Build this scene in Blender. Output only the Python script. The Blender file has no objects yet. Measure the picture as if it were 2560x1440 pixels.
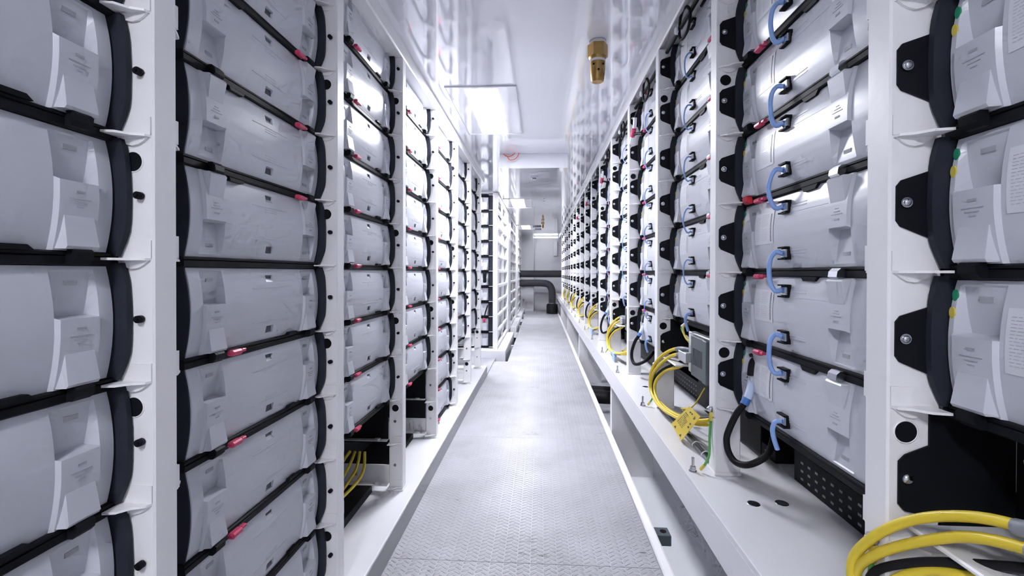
import bpy, math, random
from mathutils import Matrix, Vector
random.seed(7)
PI = math.pi
SC = bpy.context.scene
COL = SC.collection
ZO = 1.46                       # height of the eye above the walkway plates
XL, XR = .839, .686             # rack faces, left and right of the eye
D, P0, PW = .93, .05, .067      # bay pitch, origin, post width
H = .267                        # slot pitch
CEIL = ZO + 1.391

# ------------------------------------------------------------------ materials
def mat(name, col, rough=.5, metal=0., bump=0., bscale=60., noise=0., nscale=8., coat=0., emit=None, es=1.):
    m = bpy.data.materials.new(name); m.use_nodes = True
    nt = m.node_tree; b = nt.nodes['Principled BSDF']
    b.inputs['Base Color'].default_value = (*col, 1)
    b.inputs['Roughness'].default_value = rough
    b.inputs['Metallic'].default_value = metal
    if coat:
        b.inputs['Coat Weight'].default_value = coat
        b.inputs['Coat Roughness'].default_value = .06
    tc = nt.nodes.new('ShaderNodeTexCoord')
    if noise:
        n = nt.nodes.new('ShaderNodeTexNoise'); n.inputs['Scale'].default_value = nscale
        n.inputs['Detail'].default_value = 5
        nt.links.new(tc.outputs['Object'], n.inputs['Vector'])
        mx = nt.nodes.new('ShaderNodeMix'); mx.data_type = 'RGBA'
        mx.inputs[6].default_value = (*[c*(1-noise) for c in col], 1)
        mx.inputs[7].default_value = (*[min(1, c*(1+noise*.5)) for c in col], 1)
        nt.links.new(n.outputs['Fac'], mx.inputs[0]); nt.links.new(mx.outputs[2], b.inputs['Base Color'])
    if bump:
        n = nt.nodes.new('ShaderNodeTexNoise'); n.inputs['Scale'].default_value = bscale
        nt.links.new(tc.outputs['Object'], n.inputs['Vector'])
        bp = nt.nodes.new('ShaderNodeBump'); bp.inputs['Strength'].default_value = bump
        bp.inputs['Distance'].default_value = .01
        nt.links.new(n.outputs['Fac'], bp.inputs['Height']); nt.links.new(bp.outputs['Normal'], b.inputs['Normal'])
    if emit:
        b.inputs['Emission Color'].default_value = (*emit, 1)
        b.inputs['Emission Strength'].default_value = es
    return m

M = {}
M['white'] = mat('white_powder_coat', (.86, .855, .87), .32, noise=.03, nscale=3, bump=.05, bscale=40)
M['ledge'] = mat('white_deck_paint', (.84, .84, .88), .22, noise=.04, nscale=4, bump=.06, bscale=25)
M['ceil'] = mat('gloss_white_ceiling', (.82, .825, .88), .07, bump=.05, bscale=4., noise=.03, nscale=1.5, coat=1.)
M['wall'] = mat('white_wall_paint', (.82, .825, .87), .3, noise=.03, nscale=2)
M['grey'] = mat('module_grey', (.58, .595, .65), .30, noise=.03, nscale=3)
M['grey2'] = mat('module_body_grey', (.30, .31, .34), .5, noise=.05)
M['slot'] = mat('vent_dark_grey', (.10, .105, .125), .6, noise=.1, nscale=60)
M['faint'] = mat('faint_print', (.52, .53, .58), .5, noise=.05)
M['mark'] = mat('moulded_mark_grey', (.40, .41, .45), .6, noise=.05)
M['black'] = mat('black_plastic', (.008, .009, .012), .5, noise=.2, nscale=20)
M['cheek'] = mat('black_ribbed_plastic', (.028, .032, .045), .5, noise=.3, nscale=14)
M['rubber'] = mat('black_rubber', (.015, .015, .018), .45, noise=.2)
M['foam'] = mat('black_foam_lagging', (.05, .05, .06), .6, noise=.25, nscale=9, bump=.2, bscale=30)
M['steel'] = mat('bright_steel', (.62, .64, .68), .22, 1., noise=.1, nscale=30)
M['alu'] = mat('aluminium', (.62, .63, .66), .38, .6, noise=.08, nscale=12)
M['pink'] = mat('pink_plastic', (.62, .045, .13), .4, noise=.1)
M['red'] = mat('red_plastic', (.70, .03, .05), .35, noise=.1)
M['blue'] = mat('pale_blue_sleeve', (.28, .45, .85), .45, noise=.1)
M['bwhite'] = mat('pale_blue_white_sleeve', (.55, .66, .86), .4, noise=.06)
M['dblue'] = mat('blue_band', (.05, .18, .50), .45, noise=.1)
M['pwhite'] = mat('white_sleeve', (.80, .82, .88), .45, noise=.05)
M['yellow'] = mat('yellow_cable_jacket', (.78, .60, .045), .38, noise=.12, nscale=12)
M['tag'] = mat('yellow_tag', (.88, .66, .06), .5, noise=.06)
M['green'] = mat('green_sticker', (.02, .28, .14), .5, noise=.08)
M['ysticker'] = mat('yellow_sticker', (.70, .58, .10), .5, noise=.08)
M['earth'] = mat('green_wire', (.10, .40, .10), .45, noise=.1)
M['label'] = mat('white_label', (.72, .73, .78), .35, noise=.03)
M['brass'] = mat('brass', (.46, .29, .10), .30, .85, noise=.18, nscale=25)
M['dgrey'] = mat('dark_grey_housing', (.10, .125, .14), .4, noise=.15, nscale=15)
M['cgrey'] = mat('grey_connector', (.24, .26, .29), .45, noise=.1)
M['ink'] = mat('printed_ink', (.06, .06, .07), .6, noise=.1)
M['orange'] = mat('orange_red_wire', (.75, .12, .05), .45, noise=.1)
M['floorlow'] = mat('pale_bilge_paint', (.78, .79, .83), .3, noise=.07, nscale=2)
M['riser_grey'] = mat('grey_riser', (.36, .37, .39), .4, noise=.06)
M['lamp3'] = mat('dim_diffuser', (.9, .9, .92), .4, noise=.01, emit=(.93, .94, 1.0), es=42.)
M['lamp'] = mat('lit_diffuser', (.9, .9, .92), .4, noise=.01, emit=(.93, .94, 1.0), es=55.)
M['lamp2'] = mat('lit_tube', (.9, .9, .92), .4, noise=.01, emit=(.95, .96, 1.0), es=5.)

for k_ in ('black', 'rubber', 'cheek', 'foam'):
    M[k_].node_tree.nodes['Principled BSDF'].inputs['Specular IOR Level'].default_value = .12
def tread():
    m = bpy.data.materials.new('tread_plate'); m.use_nodes = True
    nt = m.node_tree; b = nt.nodes['Principled BSDF']; N = nt.nodes.new; Lk = nt.links.new
    def math_(op, a, bb=None, cc=None):
        n = N('ShaderNodeMath'); n.operation = op
        for i, v in enumerate((a, bb, cc)):
            if v is None: continue
            if isinstance(v, (int, float)): n.inputs[i].default_value = v
            else: Lk(v, n.inputs[i])
        return n.outputs[0]
    geo = N('ShaderNodeNewGeometry'); sx = N('ShaderNodeSeparateXYZ'); Lk(geo.outputs['Position'], sx.inputs[0])
    X, Y = sx.outputs[0], sx.outputs[1]
    CX, CY = .0335, .0335
    def lattice(ox, oy, sgn):
        u = math_('SUBTRACT', math_('FRACT', math_('ADD', math_('DIVIDE', X, CX*2), ox)), .5)
        v = math_('SUBTRACT', math_('FRACT', math_('ADD', math_('DIVIDE', Y, CY), oy)), .5)
        u = math_('MULTIPLY', u, CX*2); v = math_('MULTIPLY', v, CY)
        # lug: an ellipse turned by +-35 degrees, slightly bent
        c, s = math.cos(sgn*.62), math.sin(sgn*.62)
        p = math_('ADD', math_('MULTIPLY', u, c), math_('MULTIPLY', v, s))
        q = math_('SUBTRACT', math_('MULTIPLY', v, c), math_('MULTIPLY', u, s))
        q = math_('ADD', q, math_('MULTIPLY', math_('MULTIPLY', p, p), 12.))
        r = math_('ADD', math_('POWER', math_('ABSOLUTE', math_('DIVIDE', p, .0195)), 2.4), math_('POWER', math_('ABSOLUTE', math_('DIVIDE', q, .0072)), 2.))
        return math_('MAXIMUM', math_('SUBTRACT', 1., r), 0.)
    h = math_('MAXIMUM', lattice(0, 0, 1), lattice(.5, .5, -1))
    h = math_('POWER', h, .5)
    bp = N('ShaderNodeBump'); bp.inputs['Strength'].default_value = 1.; bp.inputs['Distance'].default_value = .0060
    Lk(h, bp.inputs['Height']); Lk(bp.outputs['Normal'], b.inputs['Normal'])
    n1 = N('ShaderNodeTexNoise'); n1.inputs['Scale'].default_value = 2.3; n1.inputs['Detail'].default_value = 8
    Lk(geo.outputs['Position'], n1.inputs['Vector'])
    r1 = N('ShaderNodeValToRGB'); r1.color_ramp.elements[0].position = .35; r1.color_ramp.elements[1].position = .62
    r1.color_ramp.elements[0].color = (.42, .42, .45, 1); r1.color_ramp.elements[1].color = (.51, .51, .55, 1)
    Lk(n1.outputs['Fac'], r1.inputs[0])
    n2 = N('ShaderNodeTexNoise'); n2.inputs['Scale'].default_value = 26; n2.inputs['Detail'].default_value = 4
    mp = N('ShaderNodeMapping'); mp.inputs['Scale'].default_value = (.6, 1.6, 1)
    Lk(geo.outputs['Position'], mp.inputs[0]); Lk(mp.outputs[0], n2.inputs['Vector'])
    # worn scuffs along the middle of the walk, at a few places
    acc = None
    for (sx0, sy0, wx, wy, k) in [(-.08, 4.30, .10, .09, 1.), (-.09, 6.03, .09, .07, .8), (-.08, 2.60, .12, .06, 1.), (0., 2.46, .16, .05, 1.), (.53, 2.49, .035, .035, 1.3), (.53, 4.30, .10, .07, .7), (.5, 6.0, .12, .2, .4), (-.55, 3.0, .06, .06, .4), (-.6, 2.5, .12, .05, .4), (-.1, 8.2, .2, .1, .5)]:
        g = math_('ADD', math_('POWER', math_('ABSOLUTE', math_('DIVIDE', math_('SUBTRACT', X, sx0), wx)), 2), math_('POWER', math_('ABSOLUTE', math_('DIVIDE', math_('SUBTRACT', Y, sy0), wy)), 2))
        g = math_('MULTIPLY', math_('MAXIMUM', math_('SUBTRACT', 1., g), 0.), k)
        acc = g if acc is None else math_('ADD', acc, g)
    f = math_('MULTIPLY', acc, math_('MAXIMUM', math_('MULTIPLY', math_('SUBTRACT', n2.outputs['Fac'], .50), 6.), 0.))
    mx = N('ShaderNodeMix'); mx.data_type = 'RGBA'; mx.clamp_factor = True
    Lk(f, mx.inputs[0]); Lk(r1.outputs[0], mx.inputs[6]); mx.inputs[7].default_value = (.16, .16, .17, 1)
    Lk(mx.outputs[2], b.inputs['Base Color'])
    b.inputs['Roughness'].default_value = .36
    return m
M['tread'] = tread()

# ------------------------------------------------------------------ mesh builder
class MB:
    def __init__(s): s.v = []; s.f = []; s.m = []; s.sm = []
    def _add(s, vs, fs, mi=0, smooth=False):
        o = len(s.v); s.v += [tuple(v) for v in vs]
        for f in fs: s.f.append([i+o for i in f]); s.m.append(mi); s.sm.append(smooth)
        return s
    def box(s, x0, x1, y0, y1, z0, z1, mi=0):
        vs = [(x, y, z) for z in (z0, z1) for y in (y0, y1) for x in (x0, x1)]
        return s._add(vs, [(0, 2, 3, 1), (4, 5, 7, 6), (0, 1, 5, 4), (2, 6, 7, 3), (0, 4, 6, 2), (1, 3, 7, 5)], mi)
    def bbox(s, x0, x1, y0, y1, z0, z1, c, mi=0):
        """box with chamfered vertical and horizontal edges"""
        vs = []
        for z, k in ((z0, c), (z0+c, 0), (z1-c, 0), (z1, c)):
            e = c
            for (x, y) in ((x0+e, y0), (x1-e, y0), (x1, y0+e), (x1, y1-e), (x1-e, y1), (x0+e, y1), (x0, y1-e), (x0, y0+e)):
                xx = min(max(x, x0+k), x1-k); yy = min(max(y, y0+k), y1-k)
                vs.append((xx, yy, z))
        fs = [tuple(range(7, -1, -1)), tuple(range(24, 32))]
        for l in range(3):
            for i in range(8):
                a = l*8+i; b = l*8+(i+1) % 8; fs.append((a, b, b+8, a+8))
        return s._add(vs, fs, mi)
    def prism(s, poly, a0, a1, axis='z', mi=0, smooth=False):
        """poly: 2D points; axis z: (x,y); axis x: (y,z); axis y: (x,z)"""
        def P(p, a): return (p[0], p[1], a) if axis == 'z' else ((a, p[0], p[1]) if axis == 'x' else (p[0], a, p[1]))
        n = len(poly); vs = [P(p, a0) for p in poly]+[P(p, a1) for p in poly]
        ar = sum(poly[i][0]*poly[(i+1) % n][1]-poly[(i+1) % n][0]*poly[i][1] for i in range(n))
        flip = (ar < 0) != (a1 < a0)
        if axis == 'y': flip = not flip
        o = len(s.v)
        c = [tuple(range(n-1, -1, -1)), tuple(range(n, 2*n))]
        sd = [(i, (i+1) % n, n+(i+1) % n, n+i) for i in range(n)]
        if flip: c = [t[::-1] for t in c]; sd = [t[::-1] for t in sd]
        s._add(vs, c, mi)
        for f in sd: s.f.append([i+o for i in f]); s.m.append(mi); s.sm.append(smooth)
        return s
    def cyl(s, c, r, L, axis='z', n=16, r2=None, mi=0, smooth=True):
        """starts at c, runs L along axis"""
        r2 = r if r2 is None else r2
        vs = []
        for (rr, t) in ((r, 0), (r2, L)):
            for i in range(n):
                a = 2*PI*i/n; p, q = rr*math.cos(a), rr*math.sin(a)
                if axis == 'z': vs.append((c[0]+p, c[1]+q, c[2]+t))
                elif axis == 'x': vs.append((c[0]+t, c[1]+p, c[2]+q))
                else: vs.append((c[0]+q, c[1]+t, c[2]+p))
        o = len(s.v); cap = [tuple(range(n-1, -1, -1)), tuple(range(n, 2*n))]; sd = [(i, (i+1) % n, n+(i+1) % n, n+i) for i in range(n)]
        if L < 0: cap = [t[::-1] for t in cap]; sd = [t[::-1] for t in sd]
        s._add(vs, cap, mi)
        for f in sd: s.f.append([i+o for i in f]); s.m.append(mi); s.sm.append(smooth)
        return s
    def lathe(s, c, prof, n=20, axis='z', mi=0, smooth=True):
        vs = []
        for (r, t) in prof:
            for i in range(n):
                a = 2*PI*i/n; p, q = r*math.cos(a), r*math.sin(a)
                vs.append((c[0]+p, c[1]+q, c[2]+t) if axis == 'z' else ((c[0]+t, c[1]+p, c[2]+q) if axis == 'x' else (c[0]+q, c[1]+t, c[2]+p)))
        fs = [(l*n+i, l*n+(i+1) % n, (l+1)*n+(i+1) % n, (l+1)*n+i) for l in range(len(prof)-1) for i in range(n)]
        s._add(vs, fs, mi, smooth)
        m = (len(prof)-1)*n
        return s._add([vs[i] for i in range(n)]+[vs[m+i] for i in range(n)], [tuple(range(n-1, -1, -1)), tuple(range(n, 2*n))], mi)
    def tube(s, pts, r, n=8, res=6, mi=0, closed=False):
        P = [Vector(p) for p in pts]; Q = []
        if len(P) == 2 and not closed: Q = P
        else:
            m = len(P); segs = m if closed else m-1
            for i in range(segs):
                g = (lambda j: P[j % m]) if closed else (lambda j: P[max(0, min(m-1, j))])
                a, b, c, d = g(i-1), g(i), g(i+1), g(i+2)
                for k in range(res):
                    t = k/res
                    Q.append(.5*((2*b)+(c-a)*t+(2*a-5*b+4*c-d)*t*t+(3*b-a-3*c+d)*t**3))
            if not closed: Q.append(P[-1])
        N = len(Q); vs = []; up = None
        for i in range(N):
            if closed: T = Q[(i+1) % N]-Q[i-1]
            else: T = Q[min(N-1, i+1)]-Q[max(0, i-1)]
            T.normalize()
            if up is None:
                up = Vector((0, 0, 1)) if abs(T.z) < .9 else Vector((1, 0, 0))
            A = T.cross(up)
            if A.length < 1e-6: A = T.orthogonal()
            A.normalize(); B = A.cross(T); B.normalize(); up = B
            for j in range(n):
                a = 2*PI*j/n; vs.append(Q[i]+A*r*math.cos(a)+B*r*math.sin(a))
        fs = []
        for i in range(N if closed else N-1):
            for j in range(n):
                k = (i+1) % N
                fs.append((i*n+j, i*n+(j+1) % n, k*n+(j+1) % n, k*n+j))
        s._add(vs, fs, mi, True)
        if not closed:
            s._add([vs[j] for j in range(n)]+[vs[(N-1)*n+j] for j in range(n)], [tuple(range(n-1, -1, -1)), tuple(range(n, 2*n))], mi)
        return s
    def mesh(s, name, mats, flipcheck=True):
        me = bpy.data.meshes.new(name); me.from_pydata(s.v, [], s.f)
        if not isinstance(mats, (list, tuple)): mats = [mats]
        for m in mats: me.materials.append(M[m])
        me.polygons.foreach_set('material_index', s.m); me.polygons.foreach_set('use_smooth', s.sm)
        me.update(); return me
    def obj(s, name, mats, parent=None, loc=(0, 0, 0), rot=0, bevel=0):
        o = bpy.data.objects.new(name, s.mesh(name, mats)); COL.objects.link(o)
        o.location = loc; o.rotation_euler = (0, 0, rot)
        if parent: o.parent = parent
        if bevel:
            b = o.modifiers.new('bevel', 'BEVEL'); b.width = bevel; b.segments = 2; b.limit_method = 'ANGLE'
        return o

def tag(o, label=None, cat=None, group=None, kind=None):
    if label: o['label'] = label
    if cat: o['category'] = cat
    if group: o['group'] = group
    if kind: o['kind'] = kind
    return o
def empty(name, loc=(0, 0, 0), rot=0):
    o = bpy.data.objects.new(name, None); COL.objects.link(o); o.location = loc; o.rotation_euler = (0, 0, rot)
    o.empty_display_size = .05; return o
def copy_tree(o, parent=None):
    c = o.copy(); COL.objects.link(c)
    if parent: c.parent = parent
    for ch in o.children: copy_tree(ch, c)
    return c
KIDS = {}
def kids(o):
    if o.name not in KIDS: KIDS[o.name] = [c for c in bpy.data.objects if c.parent == o]
    return KIDS[o.name]
def dup(o, parent=None, skip=()):
    c = o.copy(); COL.objects.link(c); c.parent = parent
    for ch in kids(o):
        if ch.name.split('.')[0] in skip: continue
        dup(ch, c, skip)
    return c
def struct(name, mb, m, bevel=0):
    o = mb.obj(name, m, bevel=bevel); return tag(o, kind='structure')
ORD = ['zeroth', 'first', 'second', 'third', 'fourth', 'fifth', 'sixth', 'seventh', 'eighth', 'ninth', 'tenth', 'eleventh', 'twelfth', 'thirteenth', 'fourteenth', 'fifteenth', 'sixteenth', 'seventeenth', 'eighteenth']

# ------------------------------------------------------------------ the room
YA, YB = -3.2, 18.7
struct('floor', MB().box(-2.2, 2.0, YA, YB, -.48, -.385), 'floorlow')
struct('ceiling', MB().box(-2.2, 2.0, YA, YB, CEIL, CEIL+.1), 'ceil')
struct('wall_left', MB().box(-2.3, -2.2, YA, YB, -.48, CEIL+.1), 'wall')
struct('wall_right', MB().box(2.0, 2.1, YA, YB, -.48, CEIL+.1), 'wall')
struct('wall_end', MB().box(-2.3, 2.1, YB, YB+.1, -.48, CEIL+.1), 'wall')
struct('wall_back', MB().box(-2.3, 2.1, YA-.1, YA, -.48, CEIL+.1), 'wall')
struct('trim_1', MB().box(-.49, .312, 5.56, 5.80, CEIL-.168, CEIL), 'ceil', .004)        # dropped cross beam
struct('trim_2', MB().box(-.84, -.27, 18.05, YB, -.385, CEIL), 'wall')                   # column at the end of the aisle
# headers along the top of the racks
lh = MB().prism([(-1.02, CEIL-.085), (-.845, CEIL-.085), (-XL, CEIL-.075), (-.836, CEIL), (-1.02, CEIL)], YA, 7.0, 'y')
struct('trim_3', lh, 'white', .003)
rh = MB().prism([(XR-.003, CEIL), (XR, CEIL-.065), (XR+.006, CEIL-.075), (XR+.05, CEIL-.045), (XR+.2, CEIL-.045), (XR+.2, CEIL)], YA, YB, 'y')
struct('trim_4', rh, 'white', .003)

LEDGE = .125
def ledge(x, y0, y1): return MB().box(-2.195, x, y0, y1, -.385, LEDGE)
def riser_grey(par, x, y0, y1): MB().box(x+.0005, x+.0020, y0+.006, y1-.006, -.004, LEDGE-.010).obj('riser_sheet', 'riser_grey', par)  # thin grey sheet over the plinth riser, darker than the plinth itself
o = ledge(-.767, YA+.01, 6.75).obj('rack_plinth', 'ledge', bevel=.006); tag(o, 'long white plinth under the near left racks, beside the tread plates', 'plinth'); riser_grey(o, -.767, YA+.01, 6.75)
o = ledge(-.60, 8.05, 10.62).obj('rack_plinth', 'ledge', bevel=.006); tag(o, 'white plinth under the open lattice rack, past the left side passage', 'plinth'); riser_grey(o, -.60, 8.05, 10.62)
o = ledge(-.60, 11.6, 14.05).obj('rack_plinth', 'ledge', bevel=.006); tag(o, 'white plinth under the second open lattice rack from the passage', 'plinth')
o = ledge(-.60, 14.9, 18.0).obj('rack_plinth', 'ledge', bevel=.006); tag(o, 'farthest white plinth on the left, beside the end column', 'plinth')

# tread plates
seams = [YA, -.4, .7, 2.37, 4.18, 6.0, 7.75, 9.6, 11.4, 13.2, 15.0, 16.8, 18.55]
names = [None, None, 'nearest ribbed grey tread plate crossing the bottom of the walkway', 'scuffed grey tread plate between the nearest two plate seams', 'grey tread plate third from the camera with dark boot scuffs', 'fourth grey tread plate, beside the end of the near left plinth']
for i in range(len(seams)-1):
    y0, y1 = seams[i], seams[i+1]
    if y1 < .5: lab = 'tread plate of the walkway behind the camera'; 
    xl = -.765 if y0 < 6.0 else (-.762 if y1 < 8 else -.545)
    b = MB().bbox(xl, .592, y0+.0015, y1-.0015, -.012, 0, .0018)
    o = b.obj('tread_plate', 'tread')
    lab = (names[i] if i < len(names) and names[i] else 'grey tread plate of the walkway, %s from the camera' % ORD[i]) if i > 1 else 'grey tread plate of the walkway at the camera, %s' % ('under it' if i else 'behind it')
    tag(o, lab, 'floor plate', 'tread plates of the walkway')
b = MB().bbox(-2.19, -.768, 6.76, 8.04, -.012, 0, .0018)
tag(b.obj('tread_plate', 'tread'), 'grey tread plate of the side passage on the left', 'floor plate', 'tread plates of the walkway')
for y0, y1 in ((10.64, 11.58), (14.07, 14.88)):
    b = MB().bbox(-1.6, -.55, y0, y1, -.012, 0, .0018)
    tag(b.obj('tread_plate', 'tread'), 'small grey tread plate between %s plinths on the left' % ('the first and second lattice rack' if y0 < 12 else 'the two farthest'), 'floor plate', 'tread plates of the walkway')
# bearers under the plates
for i, y in enumerate([.7, 2.37, 4.18, 6.0, 7.75, 9.6, 11.4, 13.2, 15.0, 16.8]):
    o = MB().box(-.76, .58, y-.03, y+.03, -.385, -.013).obj('plate_bearer', 'white')
    tag(o, 'white cross bearer under the %s seam of the tread plates' % ORD[i+1], 'beam', 'bearers under the walkway')
o = MB().prism([(.594, -.03), (.594, .004), (.600, .012), (.628, .028), (.636, .028), (.640, .020), (.640, -.385), (.634, -.385), (.634, .010), (.604, .0), (.602, -.03)], YA, YB-.15, 'y').obj('edge_angle', 'white')
tag(o, 'raised white edge angle along the right side of the tread plates', 'edge strip')

# right bench
BT = ZO-.797
bn = empty('bench', (.58, 0, 0)); tag(bn, 'long white steel bench that carries the right-hand battery racks', 'bench')
MB().box(0, 1.4, YA+.01, YB-.01, BT-.02, BT).obj('bench_top', 'ledge', bn, bevel=.003)
MB().box(0, .012, YA+.01, YB-.01, BT-.142, BT-.021).obj('front_fascia', 'ledge', bn)
for k in range(-1, 4):
    y = 4.33+3.68*k
    b = MB().prism([(.065, BT-.0205), (.065, -.385), (.435, -.385), (.435, BT-.0205)], y, y+.012, 'y')
    b.box(.065, .115, y+.0121, y+.10, -.385, BT-.0205)
    b.box(.42, .435, y+.0121, y+.10, -.385, BT-.0205)
    b.obj('leg', 'white', bn)
# bilge floor things seen in the gap
o = MB().box(.66, 1.9, 2.12, 2.36, -.385, -.30).obj('floor_bearer', 'floorlow', bevel=.004); tag(o, 'low pale cross bearer on the bilge floor below the right bench', 'beam')
o = MB().box(.6405, .725, 2.66, 2.75, -.055, .004).obj('pipe_clamp', 'dgrey', bevel=.004); MB().cyl((.690, 2.705, .0042), .018, .002).obj('clamp_hole', 'black', o)
tag(o, 'small dark grey clamp block beside the raised edge angle', 'clamp')
for k, (dy, r) in enumerate(((0, .085), (.25, .085))):
    o = MB().tube([(.66, 6.25+dy, -.16), (1.0, 6.2+dy, -.16), (1.9, 6.2+dy, -.16)], r, 16).obj('drain_pipe', 'rubber')
    tag(o, '%s fat black pipe lying under the right bench' % ('nearer' if k == 0 else 'farther'), 'pipe', 'black pipes under the bench')

# ------------------------------------------------------------------ battery module prototypes
MW, MH = .715, .246
def bulge(z): return .016*(1-((z-.123)/.123)**2)
def panel_mesh(conns, slots=True):
    xs = {0., .006, MW-.006, MW}
    for cx, fl in conns:
        for q in (-.049, -.0455, -.04, -.036, 0, .036, .04, .0455, .049): xs.add(cx+q)
    sx = MW/2+.018
    if slots:
        for q in (-.0215, -.0195, .0195, .0215): xs.add(sx+q)
    zs = set()
    for z in (0, .012, .03, .05, .0705, .0745, .0785, .1, .1355, .1395, .1435, .17, .2, .2315, .2345, .2375, MH):
        zs.add(z); zs.add(round(MH-z, 5))
    for z in (.0225, .0245, .0455, .0475, .1985, .2005, .2215, .2235): zs.add(z)
    xs = sorted(xs); zs = sorted(zs)
    zz = [zs[0]]
    for z in zs[1:]:
        if z-zz[-1] > .0006: zz.append(z)
    zs = zz
    def d(x, z):
        h = bulge(z)
        e = min(x, MW-x)
        if e < .006: h -= .006-e
        for cx, fl in conns:
            a = abs(x-cx); t = MH-z if fl else z
            if a < .0459:
                if .1430 <= t <= .2346:
                    w = 1. if a < .0405 else (.0 if a > .045 else .55)
                    h -= w*(.004+.026*(.2346-t)/.0916)
                elif t <= .1396:
                    w = 1. if a < .0405 else (.0 if a > .045 else .8)
                    h += w*.007
        if slots and abs(x-sx) < .0200 and (.0240 < z < .0460 or .2000 < z < .2220): h -= .010
        return h
    b = MB(); nx, nz = len(xs), len(zs)
    vs = [(x, -d(x, z), z) for z in zs for x in xs]
    fs = [(j*nx+i, j*nx+i+1, (j+1)*nx+i+1, (j+1)*nx+i) for j in range(nz-1) for i in range(nx-1)]
    o = len(vs)
    # rim back to a flat plane
    ring = [i for i in range(nx)]+[j*nx+nx-1 for j in range(1, nz)]+[(nz-1)*nx+i for i in range(nx-2, -1, -1)]+[j*nx for j in range(nz-2, 0, -1)]
    vs += [(vs[i][0], .03, vs[i][2]) for i in ring]; n = len(ring)
    fs += [(ring[(k+1) % n], ring[k], o+k, o+(k+1) % n) for k in range(n)]
    b._add(vs, fs)
    # flared lip of each socket
    for cx, fl in conns:
        f = (lambda z: MH-z) if fl else (lambda z: z)
        top, bot = .070, .003
        yt, yb = -(bulge(.07)+.0075), -(bulge(.003)+.029)
        A = [(-.033, yt+.004, top), (.033, yt+.004, top), (.033, .0, bot), (-.033, .0, bot)]
        F = [(-.030, yt, top), (.030, yt, top), (.033, yb, bot+.006), (-.033, yb, bot+.006), (.033, yb+.004, bot), (-.033, yb+.004, bot), (.039, .0, bot), (-.039, .0, bot), (.032, yt+.012, top), (-.032, yt+.012, top)]
        fs = [(0, 3, 2, 1), (3, 5, 4, 2), (5, 7, 6, 4), (1, 2, 4, 6, 8), (0, 9, 7, 5, 3), (0, 1, 8, 9)]
        if fl: fs = [t[::-1] for t in fs]
        b._add([(cx+x, y, f(z)) for x, y, z in F], fs)
        y0 = yt*.45+yb*.55
    # raised fine lines
    if slots:
        for z in (.180, .066):
            y = -bulge(z); b.box(sx-.10, sx+.10, y-.0012, y+.002, z-.0008, z+.0008)
        for z in (.172, .164, .082, .074):
            y = -bulge(z); b.box(sx-.032, sx+.032, y-.001, y+.002, z-.0009, z+.0009)
    else:
        for z in (.205, .196, .057, .048):
            y = -bulge(z); b.box(.34, .44, y-.0012, y+.002, z-.0008, z+.0008)
        y = -bulge(.18); b.box(.34, .60, y-.001, y+.002, .1795, .1805)
    return b

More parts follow.
